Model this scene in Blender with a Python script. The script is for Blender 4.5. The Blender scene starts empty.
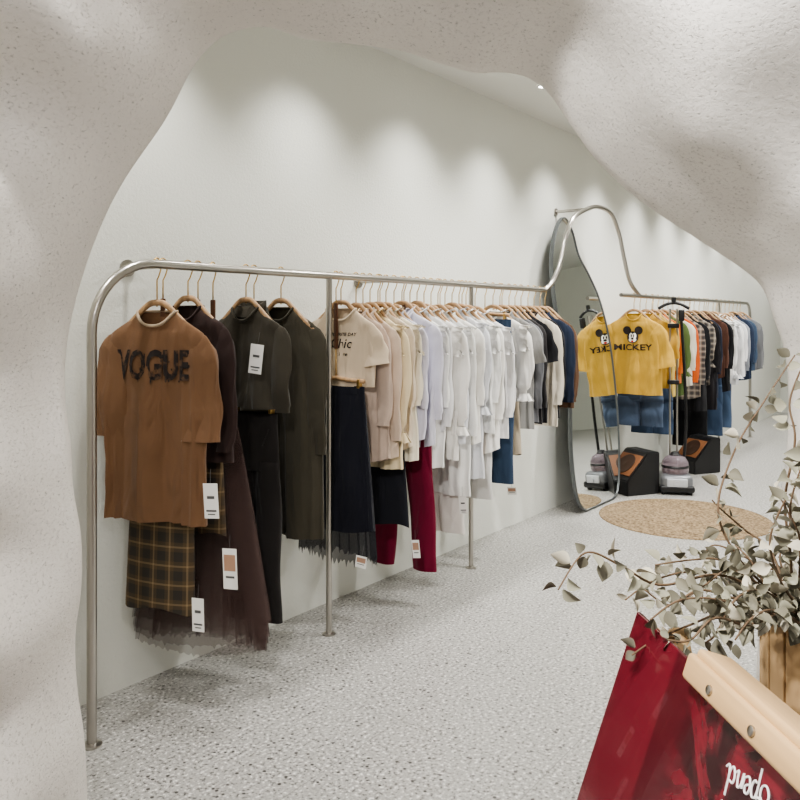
import bpy, bmesh, math, random
from mathutils import Vector, Matrix, noise
R=random.Random(7)
scene=bpy.context.scene
PI=math.pi
# ------------------------------------------------------------------ helpers
def lin(c):
    return tuple(((x/255)/12.92 if x/255<=0.04045 else ((x/255+0.055)/1.055)**2.4) for x in c)
def link(o):
    scene.collection.objects.link(o); return o
MATS={}
def base_mat(name,col,rough=.6,metal=0.0,**kw):
    m=bpy.data.materials.new(name); m.use_nodes=True
    b=m.node_tree.nodes['Principled BSDF']
    b.inputs['Base Color'].default_value=(*lin(col),1)
    b.inputs['Roughness'].default_value=rough
    b.inputs['Metallic'].default_value=metal
    for k,v in kw.items():
        b.inputs[k.replace('_',' ')].default_value=v
    return m,m.node_tree.nodes,m.node_tree.links,b
def add_bump(N,L,b,scale,strength,dist=.01,kind='noise',coord='Object'):
    tc=N.new('ShaderNodeTexCoord')
    if kind=='noise':
        t=N.new('ShaderNodeTexNoise'); t.inputs['Scale'].default_value=scale; t.inputs['Detail'].default_value=5
        out=t.outputs['Fac']
    else:
        t=N.new('ShaderNodeTexVoronoi'); t.inputs['Scale'].default_value=scale; out=t.outputs['Distance']
    L.new(tc.outputs[coord],t.inputs['Vector'])
    bp=N.new('ShaderNodeBump'); bp.inputs['Strength'].default_value=strength; bp.inputs['Distance'].default_value=dist
    L.new(out,bp.inputs['Height']); L.new(bp.outputs['Normal'],b.inputs['Normal'])
    return tc,t
def fabric(col,rough=.85,var=.12,name=None,scale=60):
    key=('fab',col,rough)
    if key in MATS: return MATS[key]
    m,N,L,b=base_mat(name or 'fabric_%02x%02x%02x'%tuple(int(c) for c in col),col,rough)
    b.inputs['Sheen Weight'].default_value=.12
    b.inputs['Specular IOR Level'].default_value=.15
    tc=N.new('ShaderNodeTexCoord')
    # fine weave + soft creases
    t=N.new('ShaderNodeTexNoise'); t.inputs['Scale'].default_value=scale*4; t.inputs['Detail'].default_value=3; L.new(tc.outputs['Object'],t.inputs['Vector'])
    mp=N.new('ShaderNodeMapping'); mp.inputs['Scale'].default_value=(10,10,3.6); L.new(tc.outputs['Object'],mp.inputs[0])
    t2=N.new('ShaderNodeTexNoise'); t2.inputs['Scale'].default_value=1; t2.inputs['Detail'].default_value=1.5; t2.inputs['Distortion'].default_value=.9; L.new(mp.outputs[0],t2.inputs['Vector'])
    b1=N.new('ShaderNodeBump'); b1.inputs['Strength'].default_value=.9; b1.inputs['Distance'].default_value=.028; L.new(t2.outputs['Fac'],b1.inputs['Height'])
    b2=N.new('ShaderNodeBump'); b2.inputs['Strength'].default_value=.25; b2.inputs['Distance'].default_value=.002; L.new(t.outputs['Fac'],b2.inputs['Height']); L.new(b1.outputs[0],b2.inputs['Normal']); L.new(b2.outputs[0],b.inputs['Normal'])
    n2=N.new('ShaderNodeTexNoise'); n2.inputs['Scale'].default_value=7; n2.inputs['Detail'].default_value=3
    L.new(tc.outputs['Object'],n2.inputs['Vector'])
    r=N.new('ShaderNodeMapRange'); r.inputs['To Min'].default_value=1-var; r.inputs['To Max'].default_value=1+var*.6
    L.new(n2.outputs['Fac'],r.inputs['Value'])
    hv=N.new('ShaderNodeHueSaturation'); hv.inputs['Color'].default_value=(*lin(col),1)
    L.new(r.outputs[0],hv.inputs['Value']); L.new(hv.outputs[0],b.inputs['Base Color'])
    MATS[key]=m; return m
def plaid(c1,c2,c3,sc=1.0,name='plaid_fabric'):
    key=('plaid',c1,c2,c3,sc)
    if key in MATS: return MATS[key]
    m,N,L,b=base_mat(name,c1,.85)
    tc=N.new('ShaderNodeTexCoord'); sp=N.new('ShaderNodeSeparateXYZ'); L.new(tc.outputs['Object'],sp.inputs[0])
    def band(sock,freq,thr,off=0):
        a=N.new('ShaderNodeMath'); a.operation='MULTIPLY_ADD'; a.inputs[1].default_value=freq; a.inputs[2].default_value=off; L.new(sock,a.inputs[0])
        f=N.new('ShaderNodeMath'); f.operation='FRACT'; L.new(a.outputs[0],f.inputs[0])
        g=N.new('ShaderNodeMath'); g.operation='LESS_THAN'; g.inputs[1].default_value=thr; L.new(f.outputs[0],g.inputs[0])
        return g.outputs[0]
    def add(a,bk):
        x=N.new('ShaderNodeMath'); x.operation='ADD'; L.new(a,x.inputs[0]); L.new(bk,x.inputs[1])
        y=N.new('ShaderNodeMath'); y.operation='MULTIPLY'; y.inputs[1].default_value=.5; L.new(x.outputs[0],y.inputs[0]); return y.outputs[0]
    w=add(band(sp.outputs['X'],14*sc,.5),band(sp.outputs['Z'],14*sc,.5))
    t=add(band(sp.outputs['X'],14*sc,.1,.3),band(sp.outputs['Z'],14*sc,.1,.3))
    mx=N.new('ShaderNodeMix'); mx.data_type='RGBA'; L.new(w,mx.inputs[0]); mx.inputs[6].default_value=(*lin(c1),1); mx.inputs[7].default_value=(*lin(c2),1)
    m2=N.new('ShaderNodeMix'); m2.data_type='RGBA'; L.new(t,m2.inputs[0]); L.new(mx.outputs[2],m2.inputs[6]); m2.inputs[7].default_value=(*lin(c3),1)
    L.new(m2.outputs[2],b.inputs['Base Color'])
    MATS[key]=m; return m
def wood(col,name,sc=1.0,rough=.5):
    m,N,L,b=base_mat(name,col,rough)
    tc=N.new('ShaderNodeTexCoord'); mp=N.new('ShaderNodeMapping'); mp.inputs['Scale'].default_value=(4*sc,60*sc,60*sc) if name=='pine_wood' else (60*sc,60*sc,4*sc)
    L.new(tc.outputs['Object'],mp.inputs[0])
    n=N.new('ShaderNodeTexNoise'); n.inputs['Scale'].default_value=1; n.inputs['Detail'].default_value=4; L.new(mp.outputs[0],n.inputs['Vector'])
    cr=N.new('ShaderNodeValToRGB'); cr.color_ramp.elements[0].position=.3; cr.color_ramp.elements[1].position=.7
    cr.color_ramp.elements[0].color=(*[x*.68 for x in lin(col)],1); cr.color_ramp.elements[1].color=(*lin(col),1)
    L.new(n.outputs['Fac'],cr.inputs[0]); L.new(cr.outputs[0],b.inputs['Base Color'])
    return m
class MB:
    def __init__(s): s.v=[];s.f=[];s.m=[]
    def add(s,vs,fs,mi=0,M=None):
        o=len(s.v)
        for p in vs:
            p=Vector(p)
            if M is not None: p=M@p
            s.v.append(p)
        for f in fs: s.f.append(tuple(i+o for i in f)); s.m.append(mi)
    def loft(s,rings,mi=0,closed=True,cap0=False,cap1=False,M=None):
        n=len(rings[0]); vs=[p for r in rings for p in r]; fs=[]
        for i in range(len(rings)-1):
            for j in range(n if closed else n-1):
                k=(j+1)%n
                fs.append((i*n+j,i*n+k,(i+1)*n+k,(i+1)*n+j))
        if cap0: fs.append(tuple(range(n))[::-1])
        if cap1: fs.append(tuple((len(rings)-1)*n+j for j in range(n)))
        s.add(vs,fs,mi,M)
    def tube(s,path,r,mi=0,seg=10,cap=True,M=None,flat=1.0):
        path=[Vector(p) for p in path]; n=len(path)
        rr=r if isinstance(r,(list,tuple)) else [r]*n
        rings=[]; up=None
        for i,p in enumerate(path):
            a=path[max(i-1,0)]; c=path[min(i+1,n-1)]; t=(c-a)
            if t.length<1e-9: t=Vector((0,0,1))
            t.normalize()
            if up is None:
                up=Vector((0,0,1)) if abs(t.z)<.9 else Vector((1,0,0))
            side=t.cross(up)
            if side.length<1e-6: side=t.cross(Vector((0,1,0)))
            side.normalize(); up=side.cross(t).normalized()
            rings.append([p+side*math.cos(2*PI*j/seg)*rr[i]*flat+up*math.sin(2*PI*j/seg)*rr[i] for j in range(seg)])
        s.loft(rings,mi,True,cap,cap,M)
    def box(s,c,d,mi=0,M=None,bev=0):
        bm=bmesh.new(); bmesh.ops.create_cube(bm,size=1)
        for v in bm.verts: v.co=Vector((v.co.x*d[0],v.co.y*d[1],v.co.z*d[2]))
        if bev: bmesh.ops.bevel(bm,geom=list(bm.edges),offset=bev,segments=3,affect='EDGES',profile=.5)
        bm.verts.index_update()
        vs=[v.co+Vector(c) for v in bm.verts]; fs=[tuple(v.index for v in f.verts) for f in bm.faces]
        bm.free(); s.add(vs,fs,mi,M)
    def revolve(s,prof,mi=0,seg=32,c=(0,0,0),M=None,cap=True):
        rings=[[(c[0]+r*math.cos(2*PI*j/seg),c[1]+r*math.sin(2*PI*j/seg),c[2]+z) for j in range(seg)] for r,z in prof]
        s.loft(rings,mi,True,cap,cap,M)
    def obj(s,name,mats,M=None,smooth=True,angle=None,frame=None):
        me=bpy.data.meshes.new(name)
        V=s.v
        if frame is not None:
            fi=frame.inverted(); V=[fi@p for p in V]; M=frame
        me.from_pydata([tuple(p) for p in V],[],s.f)
        for m in mats: me.materials.append(m)
        me.polygons.foreach_set('material_index',s.m)
        me.polygons.foreach_set('use_smooth',[smooth]*len(s.f))
        me.validate(); me.update()
        if smooth and angle: 
            try: me.set_sharp_from_angle(angle=math.radians(angle))
            except Exception: pass
        o=bpy.data.objects.new(name,me); link(o)
        if M is not None: o.matrix_world=M
        return o
def crom(pts,n,closed=False):
    P=[Vector(p) for p in pts]; out=[]
    segs=len(P) if closed else len(P)-1
    for i in range(segs):
        if closed: a,b,c,d=P[(i-1)%len(P)],P[i],P[(i+1)%len(P)],P[(i+2)%len(P)]
        else: a,b,c,d=P[max(i-1,0)],P[i],P[i+1],P[min(i+2,len(P)-1)]
        for k in range(n):
            t=k/n
            out.append(.5*((2*b)+(c-a)*t+(2*a-5*b+4*c-d)*t*t+(3*b-a-3*c+d)*t**3))
    if not closed: out.append(P[-1])
    return out
def interp(tab,x):
    if x<=tab[0][0]: return tab[0][1]
    for (a,b),(c,d) in zip(tab,tab[1:]):
        if x<=c: return b+(d-b)*(x-a)/(c-a)
    return tab[-1][1]
# ------------------------------------------------------------------ frame of reference
CAMH=1.5
def W(px,py,Y): return Vector(((px-400)/800*Y,Y,CAMH-(py-320)/800*Y))
def railY(px): return 3.202/(.75-(px-400)/800)
def railP(px,z=1.712):
    Y=railY(px); return Vector((.75*Y-3.202,Y,z))
D=Vector((.6,.8,0)); NRM=Vector((.8,-.6,0))
TH=math.atan2(-.6,.8)
FR=Matrix.Rotation(TH,4,'Z')
RZ=1.712
WOFF=3.57
def wallP(Y,z=0,off=0): return Vector((.75*Y-WOFF,Y,z))+NRM*off
WD=(WOFF-3.202)*.8
CEIL=3.05
cam_d=bpy.data.cameras.new('camera'); cam=link(bpy.data.objects.new('camera',cam_d))
cam.location=(0,0,CAMH); cam.rotation_euler=(PI/2,0,0)
cam_d.sensor_width=36; cam_d.lens=36; cam_d.shift_y=-.1; cam_d.clip_start=.05
scene.camera=cam
# ------------------------------------------------------------------ materials
def plaster_mat(name,col,flecks,bscale,bstr):
    m,N,L,b=base_mat(name,col,.95)
    b.inputs['Specular IOR Level'].default_value=.15
    tc=N.new('ShaderNodeTexCoord')
    n1=N.new('ShaderNodeTexNoise'); n1.inputs['Scale'].default_value=bscale; n1.inputs['Detail'].default_value=6; n1.inputs['Roughness'].default_value=.65
    L.new(tc.outputs['Object'],n1.inputs['Vector'])
    bp=N.new('ShaderNodeBump'); bp.inputs['Strength'].default_value=bstr; bp.inputs['Distance'].default_value=.005
    if flecks:
        mp=N.new('ShaderNodeMapping'); mp.inputs['Scale'].default_value=(1,1,1.8); mp.inputs['Rotation'].default_value=(.4,.6,.2)
        L.new(tc.outputs['Object'],mp.inputs[0])
        n2=N.new('ShaderNodeTexNoise'); n2.inputs['Scale'].default_value=115; n2.inputs['Detail'].default_value=4; n2.inputs['Roughness'].default_value=.7
        L.new(mp.outputs[0],n2.inputs['Vector'])
        cr=N.new('ShaderNodeValToRGB'); cr.color_ramp.elements[0].position=.28; cr.color_ramp.elements[1].position=.395
        cr.color_ramp.elements[0].color=(*[x*.5 for x in lin(col)],1); cr.color_ramp.elements[1].color=(*lin(col),1)
        L.new(n2.outputs['Fac'],cr.inputs[0])
        n3=N.new('ShaderNodeTexNoise'); n3.inputs['Scale'].default_value=2.5; n3.inputs['Detail'].default_value=5
        L.new(tc.outputs['Object'],n3.inputs['Vector'])
        mr=N.new('ShaderNodeMapRange'); mr.inputs['To Min'].default_value=.9; mr.inputs['To Max'].default_value=1.06; L.new(n3.outputs['Fac'],mr.inputs['Value'])
        hv=N.new('ShaderNodeHueSaturation'); L.new(mr.outputs[0],hv.inputs['Value']); L.new(cr.outputs[0],hv.inputs['Color'])
        L.new(hv.outputs[0],b.inputs['Base Color'])
        ad=N.new('ShaderNodeMath'); ad.operation='MULTIPLY_ADD'; ad.inputs[1].default_value=.8
        sm=N.new('ShaderNodeMapRange'); sm.inputs['From Min'].default_value=.28; sm.inputs['From Max'].default_value=.45; L.new(n2.outputs['Fac'],sm.inputs['Value'])
        L.new(sm.outputs[0],ad.inputs[0]); L.new(n1.outputs['Fac'],ad.inputs[2])
        L.new(ad.outputs[0],bp.inputs['Height'])
    else:
        L.new(n1.outputs['Fac'],bp.inputs['Height'])
    L.new(bp.outputs['Normal'],b.inputs['Normal'])
    return m
m_wall=plaster_mat('white_wall_plaster',(230,231,224),False,70,.55)
m_cave=plaster_mat('rough_clay_plaster',(240,235,228),True,55,.6)
m_ceil=base_mat('ceiling_paint',(224,224,219),.9)[0]
def floor_mat():
    m,N,L,b=base_mat('terrazzo_floor',(180,178,174),.3)
    tc=N.new('ShaderNodeTexCoord'); mp=N.new('ShaderNodeMapping'); mp.inputs['Rotation'].default_value=(0,0,-math.atan2(.8,.6))
    L.new(tc.outputs['Object'],mp.inputs[0])
    n1=N.new('ShaderNodeTexNoise'); n1.inputs['Scale'].default_value=72; n1.inputs['Detail'].default_value=4; n1.inputs['Roughness'].default_value=.65; L.new(mp.outputs[0],n1.inputs['Vector'])
    c1=N.new('ShaderNodeValToRGB'); e=c1.color_ramp.elements; e[0].position=.36; e[0].color=(*lin((84,82,80)),1); e[1].position=.43; e[1].color=(*lin((158,156,152)),1)
    x=e.new(.57); x.color=(*lin((176,174,170)),1); x=e.new(.63); x.color=(*lin((224,222,218)),1)
    L.new(n1.outputs['Fac'],c1.inputs[0])
    v=N.new('ShaderNodeTexVoronoi'); v.inputs['Scale'].default_value=48; L.new(mp.outputs[0],v.inputs['Vector'])
    sp=N.new('ShaderNodeSeparateColor'); L.new(v.outputs['Color'],sp.inputs[0])
    g=N.new('ShaderNodeMath'); g.operation='LESS_THAN'; g.inputs[1].default_value=.12; L.new(sp.outputs[0],g.inputs[0])
    h=N.new('ShaderNodeMath'); h.operation='LESS_THAN'; h.inputs[1].default_value=.3; L.new(v.outputs['Distance'],h.inputs[0])
    gh=N.new('ShaderNodeMath'); gh.operation='MULTIPLY'; L.new(g.outputs[0],gh.inputs[0]); L.new(h.outputs[0],gh.inputs[1])
    mx=N.new('ShaderNodeMix'); mx.data_type='RGBA'; L.new(gh.outputs[0],mx.inputs[0]); L.new(c1.outputs[0],mx.inputs[6]); mx.inputs[7].default_value=(*lin((82,79,77)),1)
    br=N.new('ShaderNodeTexBrick'); br.offset=0; br.inputs['Scale'].default_value=1; br.inputs['Brick Width'].default_value=1.2; br.inputs['Row Height'].default_value=.6; br.inputs['Mortar Size'].default_value=.0015; br.inputs['Mortar Smooth'].default_value=0
    L.new(mp.outputs[0],br.inputs['Vector'])
    m2=N.new('ShaderNodeMix'); m2.data_type='RGBA'; L.new(br.outputs['Fac'],m2.inputs[0]); L.new(mx.outputs[2],m2.inputs[6]); m2.inputs[7].default_value=(*lin((136,134,130)),1)
    L.new(m2.outputs[2],b.inputs['Base Color'])
    return m
m_floor=floor_mat()
m_steel=base_mat('brushed_steel',(182,178,172),.28,1.0)[0]
m_hang=wood((190,154,116),'beech_hanger_wood')
m_strap=wood((98,62,40),'dark_hanger_wood')
m_gold=base_mat('gold_wire',(205,170,110),.3,1.0)[0]
m_black=base_mat('black_plastic',(24,24,26),.4)[0]
m_tag=base_mat('paper_tag',(238,236,232),.7)[0]
m_ink=base_mat('print_ink',(44,36,34),.8)[0]
# ------------------------------------------------------------------ room shell
b=MB(); b.add([(-6,-3,0),(14,-3,0),(14,18,0),(-6,18,0)],[(0,1,2,3)]); b.obj('floor',[m_floor],smooth=False)
A1=wallP(13.0)
def slab(p,q,z0,z1,t):
    d=(q-p).normalized(); n=Vector((d.y,-d.x,0))*t
    b=MB(); v=[p,q,q-n,p-n]
    vs=[Vector((a.x,a.y,z0)) for a in v]+[Vector((a.x,a.y,z1)) for a in v]
    b.add(vs,[(0,1,2,3),(4,5,6,7),(0,1,5,4),(1,2,6,5),(2,3,7,6),(3,0,4,7)]); return b
slab(wallP(1.2),A1,0,CEIL,.12).obj('wall_left',[m_wall],smooth=False,frame=FR)
B1=A1+NRM*5.5
slab(A1,B1,0,CEIL,.12).obj('wall_back',[m_wall],smooth=False,frame=FR)
slab(B1,B1-D*11.2,0,CEIL,.12).obj('wall_right',[m_wall],smooth=False,frame=FR)
b=MB(); z=CEIL
b.add([(-2.6,2.1,z),(14,2.1,z),(14,18,z),(-2.6,18,z),(-2.6,2.1,z+.1),(14,2.1,z+.1),(14,18,z+.1),(-2.6,18,z+.1)],[(0,3,2,1),(4,5,6,7),(0,1,5,4),(1,2,6,5),(2,3,7,6),(3,0,4,7)])
b.obj('ceiling',[m_ceil],smooth=False)
# ------------------------------------------------------------------ cave-like archway wall
YA=1.95
op=[(88,936),(86,800),(83,740),(76,690),(74,640),(80,590),(80,540),(72,490),(70,450),(64,400),(64,360),(72,310),(92,245),(120,185),(165,118),(195,62),(225,34),(265,26),(305,38),(350,43),(400,50),(440,63),(475,72),(505,72),(530,78),(552,96),(575,130),(600,163),(640,200),(700,240),(745,270),(765,290),(776,320),(788,360),(790,420),(785,480),(770,560),(760,640),(755,760),(752,936)]
outl=crom([W(x,y,YA) for x,y in op],10)
prof=[(.22,3.6),(.22,.9),(.2,.45),(.16,.22),(.1,.1),(.05,.03),(0,0),(-.1,.015),(-.22,.04),(-.36,.08),(-.5,.14),(-.62,.23),(-.7,.36),(-.74,.52),(-.75,.75),(-.75,1.1),(-.75,1.5),(-.76,2.2),(-.76,3.6)]
profs=crom([(a,c,0) for a,c in prof],7)
rings=[]
for pr in profs:
    dy,u=pr.x,max(pr.y,0)
    ring=[]
    for P in outl:
        C=Vector((.05,YA,min(P.z,1.25)))
        o=(P-C); o.y=0; o.normalize()
        q=P+o*u; q.y=YA+dy
        k=min(1,max(0,(-dy-.02)/.3)) if dy<=0 else 0
        k*=min(1,max(0,(3-u)))
        if k>0:
            nv=noise.noise(Vector((q.x*1.9+3,q.z*2.2,dy*1.8+1)))
            nv2=noise.noise(Vector((q.x*4.2,q.z*4.6+7,dy*4+2)))
            rw=min(1,max(0,(q.x-.1)*2))
            disp=(.20*nv+.09*nv2)*(1-.4*rw)
            lw=min(1,max(0,(-q.x-.2)*3))
            disp+=.07*lw*math.sin(q.z*17.0+1.0+3*noise.noise(Vector((q.x*2,q.z*1.3,5)))+4*dy)
            disp+=.07*rw*math.exp(-((dy+.36)/.12)**2)
            q.y-=disp*k*.8; q-=o*disp*.28*k
        q.x=max(-2.3,min(3.9,q.x)); q.z=min(CEIL+.05,max(0,q.z)) 
        ring.append(q)
    rings.append(ring)
b=MB(); b.loft(rings,0,closed=False)
b.obj('wall_front_archway',[m_cave])
# ------------------------------------------------------------------ steel clothes rails
def rack():
    b=MB()
    foot=Vector((-1.087,2.82,0))
    r0=.26; top=[foot.copy(), foot+Vector((0,0,RZ-r0))]
    for k in range(1,13):
        a=k/12*PI/2
        top.append(foot+D*(r0-r0*math.cos(a))+Vector((0,0,RZ-r0+r0*math.sin(a))))
    loop=[(545,289.5),(553,281),(560,264),(565,240),(573,219),(585,210),(598,207),(611,214),(619,234),(624,258),(630,282),(640,296)]
    lp=[]
    for x,v in loop:
        Y=railY(x); lp.append(Vector((.75*Y-3.202,Y,CAMH-(v-320)/800*Y)))
    lp[0].z=RZ; lp[-1].z=RZ-.0
    mid=[railP(x,RZ) for x in (200,329,471,535)]
    end=railP(750,RZ); r1=.18
    tail=[railP(660,RZ),railP(720,RZ),end-D*r1]
    for k in range(1,9):
        a=k/8*PI/2; tail.append(end-D*r1+D*(r1*math.sin(a))+Vector((0,0,-r1+r1*math.cos(a))))
    tail.append(Vector((end.x,end.y,0)))
    path=top+mid+crom(lp,6)+tail
    b.tube(path,.0175,0,14)
    for px in (329,471,719):
        p=railP(px); b.tube([(p.x,p.y,0),(p.x,p.y,RZ)],.0145,0,12)
        b.revolve([(.032,0),(.032,.006),(.018,.012)],0,16,(p.x,p.y,0))
    for p in (foot,end): b.revolve([(.036,0),(.036,.006),(.02,.012)],0,16,(p.x,p.y,0))
    b.tube([railP(621,RZ),railP(641,RZ)],.0175,0,12)
    for px,z in ((172,RZ),(400,RZ),(700,RZ)):
        p=railP(px,z); q=p-NRM*(WD-.002)
        b.tube([p,q],.011,0,10)
        b.tube([q,q+NRM*.008],.035,0,16)
    Y=railY(590); p=Vector((.75*Y-3.202,Y,CAMH+111/800*Y)); 
    b.tube([p+NRM*-(WD-.002),p],.012,0,10); b.tube([p-NRM*(WD-.002),p-NRM*(WD-.01)],.03,0,16)
    b.obj('clothes_rack',[m_steel],angle=50,frame=FR)
rack()
# ------------------------------------------------------------------ garments
HG=MB()   # all wooden hangers in one object
def place(px,yaw,z,off=0):
    p=railP(px,z)+NRM*off; return Matrix.Translation(p)@Matrix.Rotation(TH+math.radians(yaw),4,'Z')
def hook(M,ztop):
    r=.024; pts=[(0,0,0),(0,0,ztop-.06)]
    pts+=[(0,.012,ztop-.045),(0,.024,ztop-.02)]
    for k in range(0,9):
        a=k/8*PI; pts.append((0,r*math.cos(a),ztop+r*math.sin(a)))
    pts.append((0,-r,ztop-.01))
    HG.tube(pts,.0028,1,6,M=M)
def coat_hanger(px,yaw,z0,hw,drop):
    M=place(px,yaw,z0+.02)
    path=[(-hw*.9,0,-drop-.035),(-hw*.6,0,-drop*.62-.018),(-hw*.3,0,-.012),(-.03,0,.012),(0,0,.016),(.03,0,.012),(hw*.3,0,-.012),(hw*.6,0,-drop*.62-.018),(hw*.9,0,-drop-.035)]
    HG.tube(crom(path,3),.012,0,8,M=M,flat=.7)
    hook(M,RZ-z0-.02)
def clip_hanger(px,yaw,z0,hw,strap=True):
    M=place(px,yaw,z0+.03)
    HG.tube([(-hw*1.02,0,0),(-hw*.5,0,.003),(0,0,.012),(hw*.5,0,.003),(hw*1.02,0,0)],.011,0,8,M=M)
    for s in (-1,1):
        HG.box((s*hw*.85,0,-.012),(.014,.03,.045),1,M=M,bev=.003)
    L=RZ-z0-.03
    if strap and L>.25:
        hook(place(px,yaw,RZ-.14),.14)
        HG.box((0,0,(L-.14)-.1),(.022,.008,.22),2,M=M,bev=.003)
        HG.tube([(0,0,0),(0,0,max(.02,L-.34))],.0028,1,6,M=M)
    else: hook(M,L)
def loc(name,b,mats,M): return b.obj(name,mats,M)
def body_fn(hw,length,hemw,drop,seed,amp,thick,neck):
    rr=random.Random(seed); f1=rr.uniform(1.4,2.6); f2=rr.uniform(3.5,6); p1=rr.uniform(0,6); p2=rr.uniform(0,6); f3=rr.uniform(-3,3)
    wt=[(0,neck),(.02,neck+.02),(drop*.62,hw*.72),(drop*.9,hw*.92),(drop+.05,hw),(length*.5,hw+(hemw-hw)*.4),(length,hemw)]
    tt=[(0,.028),(.03,.02),(.1,thick*.7),(.3,thick*.85),(length,thick)]
    w=lambda s:interp(wt,s); t=lambda s:interp(tt,s)
    def fold(x,s):
        k=min(1,max(0,(s-.05)/(length*.5)))
        k=k*k*(3-2*k)
        u=x/hw
        a=math.sin(PI*f1*u+p1+f3*s); c=math.sin(PI*f2*u+p2-f3*s*1.3)
        dr=math.sin(26*s-16*abs(x)+p1)*math.exp(-((s-.16)/.12)**2)*min(1,abs(u))*.5
        return amp*k*(a+.7*(abs(c)*2-1)*.8)+amp*.5*dr+.008*noise.noise(Vector((x*14+seed,s*9,seed)))
    return w,t,fold
def front_y(bf,x,s):
    w,t,fold=bf; ww=w(s); c=min(.999,abs(x/ww))**1.25
    return -t(s)*(1-c*c)**.4+fold(x,s)
def make_body(b,bf,length,mi=0,front_drop=.055,n=56,rows=28,seed=0,hem_curve=0):
    w,t,fold=bf; rings=[]
    ss=[0,.01,.02,.035,.05,.065,.08,.1]
    ss+= [.1+(length-.1)*(k/rows) for k in range(1,rows+1)]
    for s in ss:
        ring=[]
        for j in range(n):
            a=2*PI*j/n; c=math.cos(a); sn=math.sin(a)
            x=w(s)*math.copysign(abs(c)**.8,c); y=t(s)*math.copysign(abs(sn)**.8,sn)
            z=-s
            if sn<0: z-=front_drop*sn*sn*max(0,1-s/.08)
            y+=fold(x,s); x*=1+.035*noise.noise(Vector((seed,s*6,a)))
            if s>length*.7: z+=hem_curve*abs(c)**2*(s/length-.7)/.3
            z-=.014*noise.noise(Vector((x*5,seed*3.1,y*8)))*min(1,max(0,s/length-.3))
            ring.append((x,y,z))
        rings.append(ring)
    b.loft(rings,mi)
    return rings
def neckband(b,rings,mi,r=.006,lift=.003):
    ring=rings[0]; path=[Vector(p)+Vector((0,0,lift)) for p in ring]; path.append(path[0])
    b.tube(path,r,mi,6,cap=False)
def sleeve(b,side,hw,drop,L,a0,a1,r0,r1,thick,mi,seed,cuff=None,balloon=0):
    rr=random.Random(seed*3+side); ph=rr.uniform(0,6); f=rr.choice((3,4,5))
    p=Vector((side*(hw-r0*.62),0,-(drop-.004))); n=22; rings=[]; pos=p.copy()
    a1=a1*rr.uniform(.2,1.4); tw=rr.uniform(-.05,.02)
    for i in range(n+1):
        u=i/n; ang=math.radians(a0+(a1-a0)*min(1,u*2.2))
        if i>0:
            pos=pos+Vector((side*math.sin(ang),tw*.7,-math.cos(ang)))*(L/n)
        pd=Vector((side*math.cos(ang),0,math.sin(ang)))
        cap=min(1,.25+ (u*L/.075)**.6*.75)
        rx=(r0+(r1-r0)*u)*cap+balloon*math.sin(PI*min(1,u*1.05))
        ry=thick*.62*cap+balloon*.5*math.sin(PI*u)
        if cuff and u>.93: rx*=cuff; ry*=cuff
        ring=[]
        for j in range(24):
            a=2*PI*j/24
            wr=1+.1*math.sin(f*a+ph+u*4)+.06*math.sin(15*u+ph+2*a)
            q=pos+pd*(rx*wr*math.cos(a))+Vector((0,ry*wr*math.sin(a)+.012*math.sin(7*u+ph)*u,0))
            ring.append(q)
        rings.append(ring)
    b.loft(rings,mi,True,True,False)
    return pos,pd,rx
def frill(b,path,out,mi,amp=.012,sub=4):
    P=crom(path,sub); n=len(P); rin=[];rout=[];rmid=[]
    for i,p in enumerate(P):
        o=out(i/(n-1)) if callable(out) else Vector(out)
        s=math.sin(i*1.9); c=math.cos(i*1.9)
        rin.append(p); rmid.append(p+o*.5+Vector((0,amp*.6*s,amp*.3*c))); rout.append(p+o+Vector((amp*.5*c,amp*s,amp*.5*c)))
    b.loft([rin,rmid,rout],mi,closed=False)
def text_verts(body,size,bold=.0,shear=0):
    cu=bpy.data.curves.new('t','FONT'); cu.body=body; cu.size=size; cu.align_x='CENTER'; cu.align_y='CENTER'; cu.offset=bold; cu.shear=shear; cu.resolution_u=3
    o=link(bpy.data.objects.new('t',cu)); bpy.context.view_layer.update()
    me=bpy.data.meshes.new_from_object(o.evaluated_get(bpy.context.evaluated_depsgraph_get()))
    bm=bmesh.new(); bm.from_mesh(me); bmesh.ops.triangulate(bm,faces=bm.faces)
    for _ in range(2):
        es=[e for e in bm.edges if e.calc_length()>.02]
        if es: bmesh.ops.subdivide_edges(bm,edges=es,cuts=1)
        bmesh.ops.triangulate(bm,faces=bm.faces)
    bm.verts.index_update()
    vs=[v.co.copy() for v in bm.verts]; fs=[tuple(v.index for v in f.verts) for f in bm.faces]
    bm.free(); bpy.data.objects.remove(o); bpy.data.curves.remove(cu); bpy.data.meshes.remove(me)
    return vs,fs
def on_front(b,bf,vs,fs,cx,cs,mi,off=.004):
    out=[(v.x+cx,front_y(bf,v.x+cx,cs-v.y)-off,-(cs-v.y)) for v in vs]; b.add(out,fs,mi)
def disc(cx,cy,rx,ry,n=24):
    vs=[Vector((cx,cy,0))]; fs=[]
    for k in (1,2):
        for j in range(n): vs.append(Vector((cx+rx*k/2*math.cos(2*PI*j/n),cy+ry*k/2*math.sin(2*PI*j/n),0)))
    for j in range(n):
        fs.append((0,1+j,1+(j+1)%n)); fs.append((1+j,1+n+j,1+n+(j+1)%n,1+(j+1)%n))
    return vs,fs
SEED=[10]
BTN=base_mat('button',(225,220,205),.3)[0]
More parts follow.
